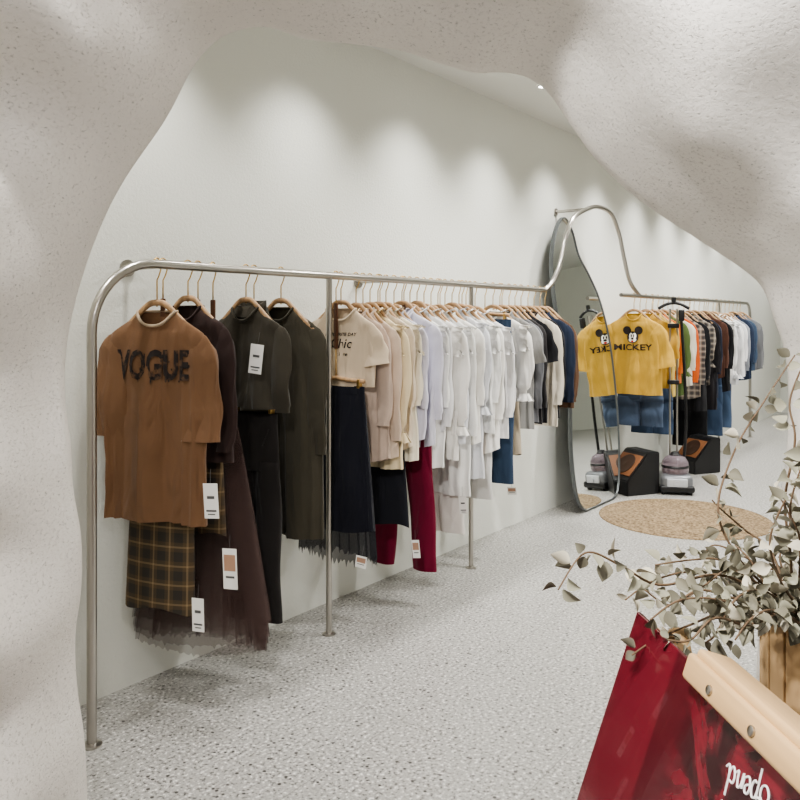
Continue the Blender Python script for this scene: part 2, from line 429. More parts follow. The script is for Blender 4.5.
def camo_mat():
    m,N,L,b=base_mat('camouflage_print',(50,40,36),.85)
    tc=N.new('ShaderNodeTexCoord'); n=N.new('ShaderNodeTexNoise'); n.inputs['Scale'].default_value=38; n.inputs['Detail'].default_value=4; L.new(tc.outputs['Object'],n.inputs['Vector'])
    cr=N.new('ShaderNodeValToRGB'); e=cr.color_ramp.elements; e[0].position=.52; e[0].color=(*lin((38,31,30)),1); e[1].position=.62; e[1].color=(*lin((96,72,54)),1)
    L.new(n.outputs['Fac'],cr.inputs[0]); L.new(cr.outputs[0],b.inputs['Base Color']); return m
m_camo=camo_mat()
def top(name,px,col,hw=.2,length=.7,hemw=None,slv='long',slen=None,yaw=None,z0=1.55,style='shirt',amp=.015,thick=.03,neck=.07,prints=None,accent=None,fd=.055,sr=None,off=0,sa=(20,9)):
    SEED[0]+=1; sd=SEED[0]
    rr=random.Random(sd*13)
    if yaw is None: yaw=rr.uniform(-7,10)
    mat=col if not isinstance(col,tuple) else fabric(col)
    mats=[mat, fabric(accent) if accent else mat, m_ink, m_camo, fabric((250,248,240)) , BTN if style=='shirt' else mat, fabric((200,40,30))]
    hemw=hemw or hw*1.04; drop=.4*hw
    b=MB(); bf=body_fn(hw,length,hemw,drop,sd,amp,thick,neck)
    rings=make_body(b,bf,length,0,fd,seed=sd,hem_curve=.035 if style=='shirt' else 0)
    neckband(b,rings,1 if accent else 0)
    if slv=='short':
        for s in (-1,1): sleeve(b,s,hw,drop,slen or .26,sa[0],sa[1],(sr or .075),(sr or .075)*1.1,thick,0,sd)
    elif slv=='long':
        for s in (-1,1):
            pos,pd,rx=sleeve(b,s,hw,drop,slen or .54,16,1,.058,.042,thick,0,sd,cuff=.85)
    elif slv=='balloon':
        for s in (-1,1):
            pos,pd,rx=sleeve(b,s,hw,drop,slen or .5,18,1,.06,.045,thick,0,sd,cuff=.6,balloon=.014)
            frill(b,[pos+Vector((0.04*math.cos(a),.02*math.sin(a),.0)) for a in [k/8*2*PI for k in range(9)]],lambda u:Vector((.03*math.cos(2*PI*u),.014*math.sin(2*PI*u),-.045)),0,.008)
    if style=='ruffle':
        frill(b,[Vector((.07*math.cos(a),.028*math.sin(a)-.002,.004-.045*max(0,-math.sin(a))**2)) for a in [k/12*2*PI for k in range(13)]],lambda u:Vector((.035*math.cos(2*PI*u),.03*math.sin(2*PI*u),.012)),0,.01)
        for s in (-1,1):
            frill(b,[Vector((s*xx,front_y(bf,xx,ss)-.002,-ss)) for xx,ss in ((.07,.05),(.09,.1),(.1,.16),(.095,.24),(.08,.32))],Vector((s*.05,-.018,0)),0,.016)
            frill(b,[Vector((s*(hw-.02),yy,-drop-.0-zz)) for yy,zz in ((.03,.0),(0,-.01),(-.03,.0),(-.035,.06),(-.03,.15))],Vector((s*.05,0,-.01)),0,.016)
            frill(b,[Vector((s*(hw-.0),yy,-drop-.1-zz)) for yy,zz in ((.03,.0),(0,-.01),(-.03,.0))],Vector((s*.04,0,-.05)),0,.014)
    if style in('shirt',):
        for s in (-1,1):
            b.add([(s*.005,-.03,-.052),(s*.07,-.005,.012),(s*.075,-.03,-.03),(s*.05,-.045,-.085),(s*.074,.02,.02)],[(0,1,2,3),(1,4,2)],0)
        strip=[]
        for k in range(20):
            s_=.07+(length-.075)*k/19
            strip.append([(x,front_y(bf,x,s_)-.0025,-s_) for x in (-.014,0,.014)])
        b.loft(strip,0,closed=False)
        for k in range(6):
            s_=.11+(length-.16)*k/5; vs,fs=disc(0,0,.006,.006,10); on_front(b,bf,vs,fs,0,s_,5,.005)
    if style=='hood':
        rg=[]
        for i in range(8):
            u=i/7; r=.085*(1-.25*u); rg.append([(r*math.cos(2*PI*j/20),.02+.045*math.sin(2*PI*j/20)+.03*u,.01-.06*u*.4-.05*max(0,-math.sin(2*PI*j/20))*(1-u)+.035*math.sin(PI*u)) for j in range(20)])
        b.loft(rg,0)
    if style=='jacket':
        for s in (-1,1):
            b.add([(s*.01,-.05,-.26),(s*.07,-.02,.0),(s*.085,-.045,-.06),(s*.09,-.055,-.12),(s*.04,-.06,-.2)],[(0,1,2,3,4)],0)
    if prints: prints(b,bf)
    o=loc(name,b,mats,place(px,yaw,z0,off))
    coat_hanger(px,yaw,z0,hw,drop)
    return o
def skirt(name,px,col,hw_top=.13,hw=.17,length=.5,z0=1.1,yaw=None,pleats=6,amp=.02,thick=.04,jag=0,layers=1,strap=True,off=0,lace=None):
    SEED[0]+=1; sd=SEED[0]; rr=random.Random(sd)
    if yaw is None: yaw=rr.uniform(-5,7)
    b=MB(); mat=col if not isinstance(col,tuple) else fabric(col)
    n=180
    for ly in range(layers):
        rings=[]; ph=rr.uniform(0,6); rows=26
        for i in range(rows+1):
            u=i/rows; s=u*(length-ly*.035)
            w=hw_top+(hw-hw_top)*(u**.9)+ly*.006*u; t=(.018+(thick-.018)*u)+ly*.006*u; ring=[]
            for j in range(n):
                a=2*PI*j/n
                pl=amp*(.25+.75*u)*(math.sin(pleats*2*a+ph+.6*math.sin(a*3))+.4*math.sin(pleats*5*a+ph*2))
                k=1+pl/ max(t,.02)*.5
                x=w*math.cos(a)*(1+pl*.9)+off*u; y=t*math.sin(a)*k+pl*.4
                z=-s-.01*u*math.sin(a*3+ph)
                if jag and i==rows: z-= jag*(.5+.5*math.sin(j*2.1+ly))*rr.random()
                ring.append((x,y,z))
            rings.append(ring)
        if lace and ly==layers-1:
            b.loft(rings[:-4],0); b.loft(rings[-5:],2)
        else: b.loft(rings,0)
    b.loft([[(1.03*hw_top*math.cos(2*PI*j/32),.024*math.sin(2*PI*j/32),zz) for j in range(32)] for zz in (.004,-.03)],1)
    o=loc(name,b,[mat,mat,lace or mat],place(px,yaw,z0)); clip_hanger(px,yaw,z0,hw_top,strap); return o
def trousers(name,px,col,hw=.14,length=.9,z0=1.1,yaw=None,leg=.075,spread=.0,strap=True,thick=.03):
    SEED[0]+=1; sd=SEED[0]; rr=random.Random(sd)
    if yaw is None: yaw=rr.uniform(-5,7)
    b=MB(); mat=col if not isinstance(col,tuple) else fabric(col)
    rings=[]
    for i in range(9):
        u=i/8; s=u*.24; w=hw*(.92+.12*u)
        rings.append([(w*math.cos(2*PI*j/32),(.022+.012*u)*math.sin(2*PI*j/32)+.003*math.sin(6*PI*j/32+u*3),-s) for j in range(32)])
    b.loft(rings,0,True,False,True)
    for sdn in (-1,1):
        rings=[];ph=rr.uniform(0,6)
        for i in range(22):
            u=i/21; s=.2+u*(length-.2); rx=(hw*.53)*(1-u)+leg*u; cx=sdn*(hw*.5+spread*u)
            rings.append([(cx+rx*math.cos(2*PI*j/24),thick*(1+.15*math.sin(3*2*PI*j/24+ph+u*4))*math.sin(2*PI*j/24)+sdn*.006+.008*math.sin(9*u+ph),-s) for j in range(24)])
        b.loft(rings,0,True,True,False)
        b.tube([(sdn*hw*.5+sdn*.04,-.034,-.06),(sdn*hw*.5+sdn*.01,-.035,-.13)],.0025,0,5)
    b.loft([[(.95*hw*math.cos(2*PI*j/32),.025*math.sin(2*PI*j/32),zz) for j in range(32)] for zz in (.004,-.035)],0)
    o=loc(name,b,[mat],place(px,yaw,z0)); clip_hanger(px,yaw,z0,hw*.85,strap); return o
# prints
def p_letters(b,bf):
    vs,fs=text_verts('VOGUE',.1,.0035); xs=[v.x for v in vs]; k=.32/(max(xs)-min(xs)); vs=[Vector((v.x*k,v.y*1.5,0)) for v in vs]; on_front(b,bf,vs,fs,.0,.205,3,.004)
    rr=random.Random(3)
    for q in range(26):
        w_=rr.uniform(.002,.005); vs,fs=disc(0,0,w_,rr.uniform(.004,.014),7); on_front(b,bf,vs,fs,rr.uniform(-.16,.16),.205+rr.uniform(-.055,.055),3,.0052)
def p_script(b,bf):
    for t,s,y in (('FAVOURITE DAY',.022,.12),('Chic',.065,.165),('et libre',.026,.215)):
        vs,fs=text_verts(t,s,.0005,.2); on_front(b,bf,vs,fs,0.01,y,2,.004)
def p_mouse(b,bf):
    for cx,cy,r in ((-.052,.06,.036),(.052,.06,.036),(0,0,.052)):
        vs,fs=disc(cx,cy,r,r); on_front(b,bf,vs,fs,0,.2,2,.005)
    for cx,cy,rx,ry in ((-.016,.01,.018,.028),(.016,.01,.018,.028),(0,-.022,.036,.022)):
        vs,fs=disc(cx,cy,rx,ry); on_front(b,bf,vs,fs,0,.2,4,.008)
    for cx,cy,rx,ry in ((-.012,.012,.006,.014),(.012,.012,.006,.014),(0,-.012,.014,.01)):
        vs,fs=disc(cx,cy,rx,ry); on_front(b,bf,vs,fs,0,.2,2,.011)
    vs,fs=disc(0,-.035,.014,.008); on_front(b,bf,vs,fs,0,.2,6,.011)
    vs,fs=text_verts('MICKEY',.08,.002); xs=[v.x for v in vs]; k=.33/(max(xs)-min(xs)); vs=[Vector((v.x*k,v.y*.9,0)) for v in vs]; on_front(b,bf,vs,fs,0,.29,2,.005)
# --- first rail
top('brown_t_shirt',157,(124,94,71),hw=.215,length=.79,hemw=.225,slv='short',slen=.4,sr=.072,yaw=19,z0=1.53,style='tee',amp=.017,thick=.04,neck=.085,prints=p_letters,accent=(176,158,136),sa=(15,4))
m_pl=plaid((84,68,48),(50,46,40),(138,118,88))
skirt('plaid_skirt',163,m_pl,.14,.16,.62,1.02,yaw=15,pleats=3,amp=.01,thick=.04,off=-.015)
top('plum_blouse',188,(60,47,45),hw=.2,length=.6,slv='long',slen=.48,yaw=9,style='tee')
skirt('plaid_skirt',198,m_pl,.12,.14,.4,1.06,yaw=8,pleats=3,amp=.008)
m_tul,N_,L_,b_=base_mat('tulle',(88,68,64),.85); b_.inputs['Alpha'].default_value=.36
skirt('tulle_skirt',213,m_tul,.1,.3,.92,1.1,yaw=22,pleats=15,amp=.026,thick=.08,jag=.02,layers=4,off=-.075)
top('olive_tunic',246,(66,62,54),hw=.2,length=.42,slv='long',slen=.36,yaw=8,style='hood')
trousers('black_trousers',254,(46,43,42),hw=.13,length=.88,z0=1.1,yaw=8,leg=.075)
top('charcoal_dress',281,(70,66,56),hw=.2,length=1.0,hemw=.215,slv='long',slen=.56,yaw=8,style='tee',amp=.022)
top('cream_t_shirt',341,(208,190,167),hw=.185,length=.37,hemw=.18,slv='short',slen=.2,sr=.06,yaw=14,style='tee',prints=p_script,amp=.008,neck=.08)
m_lace,_,_,bl=base_mat('black_lace',(28,28,34),.8); bl.inputs['Alpha'].default_value=.7
skirt('black_pleated_skirt',336,(30,31,40),.16,.225,.8,1.18,yaw=6,pleats=12,amp=.02,thick=.05,jag=.05,lace=m_lace)
whites=[(236,235,232),(228,227,228),(240,237,232),(223,224,229)]
T=[(356,'beige_shirt',(188,168,154),.19,.74,'long','shirt'),(363,'beige_shirt',(206,186,168),.19,.74,'long','shirt'),
 (370,'cream_blouse',(224,207,174),.19,.78,'balloon','ruffle'),(378,'cream_shirt',(214,199,180),.19,.72,'long','shirt'),(386,'cream_blouse',(232,223,204),.19,.76,'long','ruffle'),
 (394,'lavender_shirt',(210,208,222),.2,.68,'long','shirt'),(402,'lavender_shirt',(216,214,226),.2,.74,'long','shirt'),
 (410,'white_blouse',0,.2,.82,'long','ruffle'),(417,'white_blouse',1,.2,.68,'long','shirt'),(424,'white_blouse',2,.22,.8,'balloon','ruffle'),(431,'white_shirt',3,.2,.78,'long','shirt'),
 (438,'white_blouse',0,.21,1.02,'long','ruffle'),(445,'white_blouse',2,.22,.76,'long','shirt'),(452,'white_blouse',3,.2,.96,'balloon','ruffle'),
 (459,'white_blouse',0,.22,.7,'long','ruffle'),(466,'white_blouse',2,.2,.84,'long','shirt'),(475,'white_blouse',1,.22,.74,'long','ruffle')]
for px,nm,c,hw,ln,sl,st in T:
    top(nm,px,whites[c] if isinstance(c,int) else c,hw=hw,length=ln,slv=sl,style=st,amp=.022,slen=R.uniform(.4,.64),z0=1.55+R.uniform(-.015,.01))
trousers('blue_jeans',485,(58,74,96),hw=.19,length=1.0,z0=1.5,leg=.095,strap=False,thick=.035)
top('white_ruffle_top',493,(236,233,228),hw=.22,length=.55,slv='balloon',slen=.42,style='ruffle')
top('grey_t_shirt',502,(146,145,143),hw=.2,length=.74,slv='short',style='tee')
top('grey_sweater',509,(112,113,117),hw=.2,length=.7,slv='long',style='tee')
top('charcoal_jacket',515,(60,58,59),hw=.2,length=.72,slv='long',style='jacket')
top('black_t_shirt',521,(36,36,39),hw=.2,length=.72,slv='short',style='tee')
top('cream_sweater',528,(216,207,192),hw=.2,length=.76,slv='long',style='tee',accent=(60,50,50))
top('black_jacket',534,(38,38,42),hw=.2,length=.7,slv='long',style='jacket')
top('navy_blouse',540,(42,50,68),hw=.2,length=.6,slv='long',style='shirt')
top('brown_cardigan',545,(100,76,60),hw=.2,length=.66,slv='long',style='jacket')
# lower tier
skirt('black_skirt',380,(36,37,44),.13,.18,.6,1.06,pleats=2,amp=.004)
trousers('crimson_trousers',404,(112,26,52),hw=.16,length=.92,z0=1.1,leg=.07,yaw=5,spread=.05)
trousers('white_trousers',440,(224,218,212),hw=.15,length=.8,z0=1.1,leg=.085)
skirt('taupe_skirt',462,(150,122,102),.12,.15,.4,1.1,pleats=3,amp=.006)
trousers('white_trousers',470,(212,210,207),hw=.13,length=.62,z0=1.05,leg=.08)
skirt('beige_skirt',500,(186,172,152),.12,.15,.5,1.15,pleats=3,amp=.006)
# --- second rail
top('yellow_t_shirt',634,(204,164,76),hw=.235,length=.7,slv='short',slen=.38,sr=.08,style='tee',prints=p_mouse,yaw=2,thick=.04,amp=.018)
top('yellow_t_shirt',646,(198,158,76),hw=.22,length=.66,slv='short',slen=.32,sr=.08,style='tee',yaw=0)
F=[(653,'yellow_blouse',(198,170,96),.78,'long','shirt'),(658,'orange_blouse',(200,108,54),.66,'long','shirt'),(663,'green_shirt',(88,106,64),.78,'balloon','shirt'),(668,'cream_shirt',(216,208,192),.7,'long','shirt'),
(673,'orange_sweater',(198,96,48),.62,'long','tee'),(679,'plaid_shirt',None,.82,'long','shirt'),(684,'black_jacket',(34,34,37),.95,'long','jacket'),(689,'plaid_shirt',None,.74,'balloon','shirt'),
(694,'black_shirt',(36,34,37),.98,'long','jacket'),(699,'navy_jacket',(38,43,58),.86,'long','jacket'),(704,'brown_shirt',(90,62,52),.7,'long','shirt'),(708,'black_shirt',(34,34,37),.84,'long','shirt'),
(713,'white_shirt',(230,229,228),.66,'balloon','ruffle'),(717,'white_shirt',(224,224,226),.76,'balloon','ruffle'),(721,'white_shirt',(234,233,231),.7,'long','shirt'),(725,'white_shirt',(228,227,229),.72,'long','shirt'),
(729,'grey_shirt',(152,156,164),.7,'long','shirt'),(733,'navy_shirt',(50,60,80),.78,'long','shirt'),(737,'denim_jacket',(74,90,112),.66,'long','jacket'),(740,'grey_shirt',(124,125,128),.68,'long','shirt')]
m_pl2=plaid((140,130,118),(66,62,62),(188,178,164),1.3)
for px,nm,c,ln,sl,st in F:
    top(nm,px,c if c else m_pl2,hw=R.uniform(.19,.225),length=ln,slv=sl,style=st,slen=R.uniform(.4,.6),z0=1.55+R.uniform(-.02,.01),amp=.018)
trousers('blue_jeans',640,(78,92,114),hw=.2,length=.46,z0=1.02,leg=.1,yaw=2,thick=.03)
trousers('blue_jeans',652,(68,84,108),hw=.18,length=.54,z0=1.0,leg=.1)
trousers('blue_jeans',706,(62,78,102),hw=.16,length=.75,z0=1.0,leg=.09)
trousers('blue_jeans',716,(78,96,122),hw=.16,length=.7,z0=1.0,leg=.09)
trousers('black_trousers',690,(30,30,32),hw=.16,length=.8,z0=1.0,leg=.1)
HG.obj('clothes_hangers',[m_hang,m_gold,m_strap],frame=FR)
# price tags
m_tink=base_mat('tag_ink',(90,90,90),.6)[0]; m_tph=base_mat('tag_photo',(176,140,118),.6)[0]
def tag(px,py,Y,w=.05,h=.11,photo=False):
    c=W(px,py,Y); b=MB()
    M=Matrix.Rotation(R.uniform(-.15,.15),4,'Y')
    b.box((0,0,0),(w,.0015,h),0,M,bev=.0004)
    b.tube([(0,0,h/2-.005),(0.003,0.004,h/2+.05)],.0008,1,5,M=M)
    if photo:
        b.box((0,-.0012,h*.15),(w*.8,.001,h*.4),2,M); b.box((0,-.0012,-h*.2),(w*.6,.001,h*.05),1,M)
    else:
        b.box((0,-.0012,-h*.28),(w*.7,.001,h*.05),1,M); b.box((0,-.0012,h*.1),(w*.5,.001,h*.08),1,M); b.box((0,-.0012,-h*.38),(w*.5,.001,h*.03),1,M)
    b.obj('price_tag',[m_tag,m_tink,m_tph],Matrix.Translation(c)@Matrix.Rotation(-.35,4,'Z'),smooth=False)
tag(211,501,2.86,.06,.125); tag(198,615,2.88,.05,.12); tag(230,569,2.96,.06,.15,True); tag(256,359,3.25,.06,.12)
tag(361,562,3.7,.055,.055,True); tag(416,549,4.0,.04,.09,True); tag(463,505,4.4,.045,.1); tag(512,491,5.1,.06,.05,True)
# ------------------------------------------------------------------ wavy standing mirror
M0=Vector((1.6,6.46,0))
outm=[(-.24,0),(.02,-.0),(.27,0.0),(.42,.1),(.5,.5),(.5,.95),(.44,1.35),(.3,1.66),(.12,1.86),(-.06,2.02),(-.16,2.22),(-.3,2.3),(-.46,2.16),(-.56,1.9),(-.52,1.5),(-.42,1.15),(-.4,.85),(-.44,.5),(-.4,.14)]
pm=crom([(a,0,max(c,0)) for a,c in outm],6,closed=True)
lean=math.atan2(.17,2.24)
Mm=Matrix.Translation(M0+Vector((0,0,.01)))@Matrix.Rotation(math.atan2(D.y,D.x),4,'Z')@Matrix.Rotation(-lean,4,'X')
b=MB()
def ringm(off,y): 
    out=[]
    n=len(pm)
    for i,p in enumerate(pm):
        t=(pm[(i+1)%n]-pm[i-1]).normalized(); nn=Vector((t.z,0,-t.x))
        q=p+nn*off; out.append((q.x,y,max(q.z,0.0)))
    return out
b.loft([ringm(0,.012),ringm(.008,.012),ringm(.01,-.0),ringm(.008,-.018),ringm(-.002,-.02),ringm(-.004,-.012)],1)
vs=ringm(-.003,-.012); b.add(vs,[tuple(range(len(vs)))],0)
vs=ringm(0,.012); b.add(vs,[tuple(range(len(vs)))],1)
m_mir=base_mat('mirror_glass',(240,244,242),.02,1.0)[0]
b.obj('standing_mirror',[m_mir,base_mat('mirror_edge',(110,114,116),.3,.7)[0]],Mm,smooth=False)
# ------------------------------------------------------------------ jute rug
b=MB(); pr=[]; n=96; RR=.62
for i in range(n+1):
    r=RR*i/n; pr.append((max(r,.0005),.006+.006*abs(math.sin(r/RR*PI*14))))
pr.append((RR+.005,.0)); b.revolve(pr,0,72,cap=False)
mj,N,L,bb=base_mat('jute',(160,142,114),.95)
tc=N.new('ShaderNodeTexCoord'); n1=N.new('ShaderNodeTexNoise'); n1.inputs['Scale'].default_value=55; L.new(tc.outputs['Object'],n1.inputs['Vector'])
cr=N.new('ShaderNodeValToRGB'); cr.color_ramp.elements[0].position=.35; cr.color_ramp.elements[0].color=(*lin((98,80,58)),1); cr.color_ramp.elements[1].position=.65; cr.color_ramp.elements[1].color=(*lin((150,130,102)),1)
L.new(n1.outputs['Fac'],cr.inputs[0]); L.new(cr.outputs[0],bb.inputs['Base Color'])
b.obj('jute_rug',[mj],Matrix.Translation((2.15,6.06,.001)))
# ------------------------------------------------------------------ garment steamer, wedge speakers
def steamer():
    b=MB()
    b.box((0,0,.1),(.27,.28,.14),0,bev=.045)
    b.box((0,-.005,.05),(.29,.29,.06),1,bev=.02)
    b.revolve([(.105,0),(.115,.03),(.11,.1),(.085,.14),(.05,.155),(.02,.155)],2,28,(0,0,.165))
    b.revolve([(.112,.0),(.118,.012),(.112,.024)],1,28,(0,0,.215),cap=False)
    b.revolve([(.04,0),(.045,.015),(.03,.04),(.01,.045)],1,20,(0,0,.31))
    b.box((0,-.14,.105),(.17,.02,.07),3,bev=.008)
    b.revolve([(.025,0),(.025,.01)],3,16,(0,0,0),M=Matrix.Translation((0,-.152,.1))@Matrix.Rotation(PI/2,4,'X'))
    for x in (-.11,.11):
        for y in (-.1,.1):
            b.tube([(x-.015,y,.025),(x+.015,y,.025)],.025,1,14)
    for x in (-.03,.03): b.tube([(x,.1,.15),(x,.1,1.6)],.009,4,10)
    b.box((0,.1,.95),(.1,.03,.04),1,bev=.008); b.box((0,.1,1.45),(.1,.03,.04),1,bev=.008)
    b.tube(crom([(-.13,.09,1.6),(-.07,.09,1.635),(0,.09,1.65),(.07,.09,1.635),(.13,.09,1.6)],4),.014,1,10)
    b.tube([(0,.09,1.64),(0,.09,1.7)],.02,1,12)
    b.tube(crom([(.08,.04,.3),(.1,.06,.6),(.09,.07,1.0),(.07,.07,1.35),(.06,.06,1.5)],6),.013,1,10)
    b.box((.06,.05,1.54),(.05,.04,.1),1,bev=.01)
    mt=base_mat('tinted_tank',(176,160,170),.1,0,Transmission_Weight=.65)[0]
    b.obj('garment_steamer',[base_mat('steamer_body',(120,122,126),.3,.3)[0],m_black,mt,base_mat('steamer_panel',(190,192,196),.3)[0],m_steel],Matrix.Translation((2.4,6.98,0))@Matrix.Rotation(-.2,4,'Z'),angle=40)
steamer()
m_gr=base_mat('speaker_grille',(124,80,50),.6)[0]; m_cone=base_mat('speaker_cone',(60,42,32),.4)[0]
def speaker(x,y,rz,s=1):
    b=MB(); w,d,h=.16*s,.17*s,.36*s
    vs=[(-w,-d,0),(w,-d,0),(w,d,0),(-w,d,0),(-w,-d,h*.35),(w,-d,h*.35),(w,d*.3,h),(-w,d*.3,h),(w,d,h),(-w,d,h)]
    bm=bmesh.new(); V=[bm.verts.new(v) for v in vs]
    for f in ((0,3,2,1),(0,1,5,4),(4,5,6,7),(7,6,8,9),(2,3,9,8),(1,2,8,6,5),(0,4,7,9,3)): bm.faces.new([V[i] for i in f])
    bmesh.ops.bevel(bm,geom=list(bm.edges),offset=.008,segments=2,affect='EDGES'); bm.verts.index_update()
    b.add([v.co.copy() for v in bm.verts],[tuple(v.index for v in f.verts) for f in bm.faces],0); bm.free()
    a=math.atan2(h*.65,d*1.3)
    M=Matrix.Translation((0,-d*.35,h*.675))@Matrix.Rotation(a,4,'X')
    b.box((0,0,.004),(w*1.75,d*1.3,.008),1,M,bev=.003)
    b.revolve([(.1*s,.008),(.1*s,.013),(.085*s,.013),(.05*s,.009),(.02,.012),(.001,.013)],2,28,M=M,cap=False)
    b.obj('wedge_speaker',[m_black,m_gr,m_cone],Matrix.Translation((x,y,0))@Matrix.Rotation(rz,4,'Z'),angle=40)
speaker(2.03,7.0,-1.2); speaker(2.95,7.95,-1.2,.95)
# ------------------------------------------------------------------ foreground A-frame sign
def board_mat():
    m,N,L,b=base_mat('glossy_red_print',(140,16,32),.18); b.inputs['Coat Weight'].default_value=.3
    tc=N.new('ShaderNodeTexCoord'); n=N.new('ShaderNodeTexNoise'); n.inputs['Scale'].default_value=13; n.inputs['Detail'].default_value=5; n.inputs['Distortion'].default_value=1.6
    L.new(tc.outputs['Object'],n.inputs['Vector'])
    cr=N.new('ShaderNodeValToRGB'); e=cr.color_ramp.elements; e[0].position=.44; e[0].color=(*lin((44,14,20)),1); e[1].position=.58; e[1].color=(*lin((108,28,40)),1)
    L.new(n.outputs['Fac'],cr.inputs[0])
    sp=N.new('ShaderNodeSeparateXYZ'); L.new(tc.outputs['Object'],sp.inputs[0])
    mr=N.new('ShaderNodeMapRange'); mr.inputs['From Min'].default_value=.2; mr.inputs['From Max'].default_value=.27; L.new(sp.outputs['X'],mr.inputs['Value'])
    st=N.new('ShaderNodeMapRange'); st.inputs['From Min'].default_value=.15; st.inputs['From Max'].default_value=.16; L.new(sp.outputs['X'],st.inputs['Value'])
    mx0=N.new('ShaderNodeMix'); mx0.data_type='RGBA'; L.new(st.outputs[0],mx0.inputs[0]); mx0.inputs[6].default_value=(*lin((100,30,40)),1); mx0.inputs[7].default_value=(*lin((76,22,31)),1)
    mx=N.new('ShaderNodeMix'); mx.data_type='RGBA'; L.new(mr.outputs[0],mx.inputs[0]); L.new(mx0.outputs[2],mx.inputs[6]); L.new(cr.outputs[0],mx.inputs[7])
    L.new(mx.outputs[2],b.inputs['Base Color']); return m
m_pine=wood((208,172,126),'pine_wood',.5)
def sign():
    P1=Vector((.385,1.3,1.027)); P2=Vector((.443,.66,1.027))
    U=(P2-P1).normalized(); Wd=(P2-P1).length
    V=Vector((-.32,0,-.95)); V=(V-U*V.dot(U)).normalized()
    Nn=U.cross(V).normalized()
    if Nn.x>0: Nn=-Nn
    M=Matrix((( U.x,V.x,Nn.x,P1.x),(U.y,V.y,Nn.y,P1.y),(U.z,V.z,Nn.z,P1.z),(0,0,0,1)))
    b=MB(); H=1.027/abs(V.z)-.01
    b.box((Wd/2,H/2-.05,-.004),(Wd,H-.1,.008),0,bev=.002)
    def pen(pts,u0,v0,sc,an):
        a=math.radians(an); q=[]
        for x,y in pts:
            X=-x*sc; Yv=y*sc; q.append((u0+X*math.cos(a)-Yv*math.sin(a),v0+X*math.sin(a)+Yv*math.cos(a),.001))
        b.tube(crom(q,6),.0013,2,6)
    o_=[(.5,.9),(.1,.8),(0,.4),(.3,0),(.7,.1),(.8,.6),(.5,.95),(.7,.85),(1.0,.8)]
    p_=[(1.0,.8),(1.15,.9),(1.1,.3),(1.0,-.8),(1.05,-.2),(1.2,.8),(1.55,.95),(1.7,.5),(1.5,.05),(1.25,.1)]
    e_=[(1.8,.4),(2.3,.6),(2.3,.95),(2.0,.95),(1.85,.5),(2.05,.05),(2.5,.2)]
    n_=[(2.5,.2),(2.65,.9),(2.62,.0),(2.75,.7),(3.05,.95),(3.15,.5),(3.15,.05),(3.4,.2)]
    d_=[(4.0,.85),(3.6,.9),(3.5,.4),(3.75,.0),(4.05,.4),(4.2,1.8),(4.1,.6),(4.2,.0),(4.5,.2)]
    for l in (o_,p_,e_,n_,d_): pen(l,.42,.046,.019,-12)
    for l in (n_,e_,o_): pen([(x-1.2,y) for x,y in l],.385,.095,.019,-12)
    x0=.225
    b.box((x0+(Wd-x0)/2,-.004,.014),(Wd-x0,.036,.026),1,bev=.006)
    b.box((x0+.01+(Wd-x0)/2,-.026,-.004),(Wd-x0,.014,.05),1,bev=.005)
    for x in (.3,.4,.52): 
        b.revolve([(.006,.0),(.006,.003),(.004,.004),(.0005,.004)],3,14,(x,-.002,.027))
    for x in (.02,Wd-.02): b.box((x,H/2,-.022),(.035,H-.02,.026),1,bev=.004)
    b.box((Wd/2,H*.8,-.022),(Wd,.03,.02),1,bev=.004)
    o=b.obj('a_frame_sign',[board_mat(),m_pine,base_mat('white_lettering',(240,238,235),.5)[0],m_steel],M,angle=35)
    c=MB()
    for t in (.03,Wd-.03):
        a=P1+U*t+Vector((.05,0,-.02)); e=a+Vector((.25,0,-.995))
        c.tube([a,e],.017,0,4)
    e1=P1+U*.03+Vector((.05+.19,0,-.78)); e2=P1+U*(Wd-.03)+Vector((.24,0,-.78)); c.tube([e1,e2],.012,0,4)
    q=c.obj('rear_legs',[m_pine]); q.parent=o; q.matrix_parent_inverse=M.inverted()
sign()
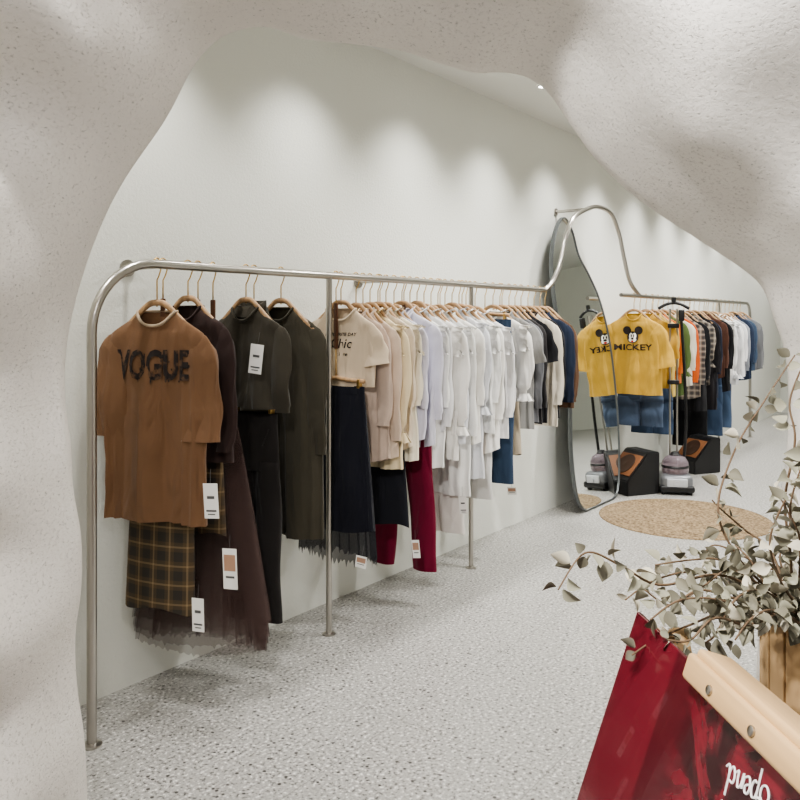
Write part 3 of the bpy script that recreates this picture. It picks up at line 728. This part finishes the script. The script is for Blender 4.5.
# ------------------------------------------------------------------ dried eucalyptus in wooden planter
def plant():
    base=Vector((.735,1.43,.93))
    b=MB(); rr=random.Random(21)
    br=[ [(770,600,1.4),(720,575,1.36),(660,585,1.3),(620,565,1.26),(585,553,1.24),(558,590,1.22)],
         [(780,600,1.4),(740,560,1.4),(718,510,1.4),(735,450,1.42),(765,400,1.44),(795,355,1.45)],
         [(770,610,1.38),(730,610,1.32),(690,625,1.28),(655,640,1.25),(632,655,1.22)],
         [(780,600,1.4),(735,585,1.42),(695,572,1.42),(655,580,1.4),(625,600,1.38)],
         [(790,600,1.42),(770,550,1.45),(745,530,1.48),(722,510,1.5),(712,500,1.5)],
         [(795,600,1.4),(790,550,1.36),(785,500,1.34),(795,440,1.32),(790,400,1.32),(810,350,1.3)],
         [(790,610,1.36),(760,590,1.3),(735,600,1.25),(715,635,1.22),(700,645,1.2)],
         [(790,610,1.4),(765,575,1.46),(750,560,1.5),(715,545,1.52),(700,560,1.53)],
         [(800,600,1.38),(800,540,1.32),(790,510,1.3),(800,470,1.28)],
         [(790,610,1.34),(755,615,1.28),(720,600,1.24),(680,600,1.22),(650,620,1.2)],
         [(800,610,1.35),(780,580,1.3),(770,540,1.28),(785,500,1.26)],
         [(790,610,1.35),(740,600,1.3),(700,590,1.27),(670,605,1.25),(645,590,1.24)],
         [(795,620,1.32),(770,610,1.26),(750,620,1.22),(735,640,1.2)],
         [(790,610,1.4),(760,585,1.38),(730,570,1.36),(705,585,1.34),(685,600,1.33)],
         [(800,600,1.45),(775,570,1.5),(750,575,1.5),(725,590,1.5)],
         [(790,610,1.3),(750,625,1.24),(715,618,1.2),(690,640,1.18),(668,640,1.17)],
         [(800,600,1.4),(780,560,1.45),(790,520,1.46),(775,490,1.46)],
         [(790,600,1.42),(750,580,1.44),(720,560,1.44),(690,560,1.42),(655,565,1.4)],
         [(800,610,1.36),(770,590,1.34),(750,560,1.34),(735,545,1.36)],
         [(820,560,1.3),(830,480,1.26),(835,400,1.25)],[(810,560,1.3),(815,500,1.25),(805,450,1.22)] ]
    for bi,pts in enumerate(br):
        path=crom([base+Vector((rr.uniform(-.02,.02),rr.uniform(-.02,.02),-.1)),base]+[W(*p) for p in pts],8)
        n=len(path); b.tube(path,[.0032*(1-.6*i/n) for i in range(n)],1,6)
        L=0; nxt=.02
        sparse=1.2 if bi in (0,1,5) else 1.0
        for i in range(12,n):
            L+=(path[i]-path[i-1]).length
            if L>nxt:
                nxt=L+rr.uniform(.010,.018)*sparse
                t=(path[min(i+1,n-1)]-path[i-1]).normalized()
                for sgn in (-1,1):
                    if rr.random()<.08: continue
                    sd=t.cross(Vector((rr.uniform(-1,1),rr.uniform(-1,1),rr.uniform(-1,1))))
                    if sd.length<.1: continue
                    dr=(sd.normalized()*sgn+t*rr.uniform(-.1,.7)+Vector((0,0,-.15))).normalized()
                    ln=rr.uniform(.022,.038)*(1-.2*i/n); wd=ln*rr.uniform(.6,.85)
                    w_=dr.cross(Vector((rr.uniform(-1,1),rr.uniform(-1,1),rr.uniform(-.3,1)))).normalized(); up=w_.cross(dr)
                    cup=rr.uniform(.1,.45)*wd; rows=[]; cv=rr.uniform(.1,.35)
                    for k in range(7):
                        u=k/6; hw_=wd*.5*math.sin(PI*min(.995,max(.03,u))**.8); c0=path[i]+dr*(ln*u+.006)+up*(-cv*ln*u*u)
                        rows.append([c0-w_*hw_+up*cup*(hw_/wd*2),c0,c0+w_*hw_+up*cup*(hw_/wd*2)])
                    b.loft(rows,rr.choice((0,0,2,6,6)),closed=False)
    st=16
    for k in range(st):
        a=2*PI*k/st; M=Matrix.Translation((base.x,base.y,0))@Matrix.Rotation(a,4,'Z')
        b.box((.078,0,.49),(.012,.0295,.96),3,M,bev=.002)
    b.revolve([(.074,.02),(.074,.9)],4,24,(base.x,base.y,0)); 
    for z in (.12,.8): b.revolve([(.0865,z-.012),(.0865,z+.012)],5,32,(base.x,base.y,0),cap=False)
    def leafm(n,c):
        m,N,L,bb=base_mat(n,c,.7); add_bump(N,L,bb,90,.2,.002); return m
    b.obj('dried_eucalyptus_planter',[leafm('eucalyptus_leaf',(150,147,128)),base_mat('twig',(108,88,68),.8)[0],leafm('eucalyptus_leaf_pale',(190,183,164)),wood((208,174,130),'planter_wood',.3),base_mat('soil',(90,76,60),.9)[0],m_steel,leafm('eucalyptus_leaf_dark',(112,108,92))])
plant()
# ------------------------------------------------------------------ lighting
def spot(p,tgt,e,ang,blend,col=(1,.98,.94),r=.04):
    l=bpy.data.lights.new('downlight_and_fill_spot','SPOT'); l.energy=e; l.spot_size=math.radians(ang); l.spot_blend=blend; l.shadow_soft_size=r; l.color=col
    o=link(bpy.data.objects.new('downlight_and_fill_spot',l)); o.location=p; o.rotation_euler=(Vector(tgt)-Vector(p)).to_track_quat('-Z','Y').to_euler(); return o
m_em=bpy.data.materials.new('lamp_glow'); m_em.use_nodes=True
bs=m_em.node_tree.nodes['Principled BSDF']; bs.inputs['Emission Color'].default_value=(1,.97,.92,1); bs.inputs['Emission Strength'].default_value=12
b=MB()
Y=2.56
while Y<12.6:
    p=wallP(Y,CEIL,.44)
    b.revolve([(.048,-.001),(.05,-.006),(.036,-.008)],0,20,p,cap=False); b.revolve([(.036,-.004),(.0005,-.004)],1,20,p,cap=False)
    spot(p-Vector((0,0,.03)),wallP(Y,0.9,.15),62,97,1.0,(1,.985,.945),.08)
    Y+=.75
b2=[(1.6,4.3),(3.0,6.2),(4.4,8.2),(2.9,3.6),(4.6,5.8),(6.2,8.6)]  # added fill downlights, fixtures included, to brighten the room interior
for x,y in b2:
    p=Vector((x,y,CEIL)); b.revolve([(.058,-.001),(.06,-.006),(.045,-.008)],0,20,p,cap=False); b.revolve([(.045,-.004),(.0005,-.004)],1,20,p,cap=False)
    spot(p-Vector((0,0,.03)),(x-.3,y+.2,0),190,145,.8,(1,.985,.945),.12)
b.obj('wall_row_and_fill_downlights',[m_ceil,m_em],angle=40)
# unseen spots added on the entrance side to graze and fill the arch
spot((-1.5,.95,2.95),(-1.0,1.3,1.2),150,120,.8,(1,.975,.935),.06)
spot((-.5,-.1,2.9),(1.2,1.6,2.0),340,105,.9,(1,.98,.95),.08)
spot((-.45,.65,2.9),(-.5,1.35,.9),75,90,.9,(1,.975,.94),.05)
spot((.6,-.3,2.9),(-.9,1.5,1.0),60,90,.9,(1,.975,.94),.07)
w=bpy.data.worlds.new('world'); scene.world=w; w.use_nodes=True
w.node_tree.nodes['Background'].inputs[0].default_value=(1,.985,.96,1); w.node_tree.nodes['Background'].inputs[1].default_value=.28
scene.view_settings.view_transform='AgX'
try: scene.view_settings.look='AgX - Medium High Contrast'
except Exception: pass
scene.view_settings.exposure=.3
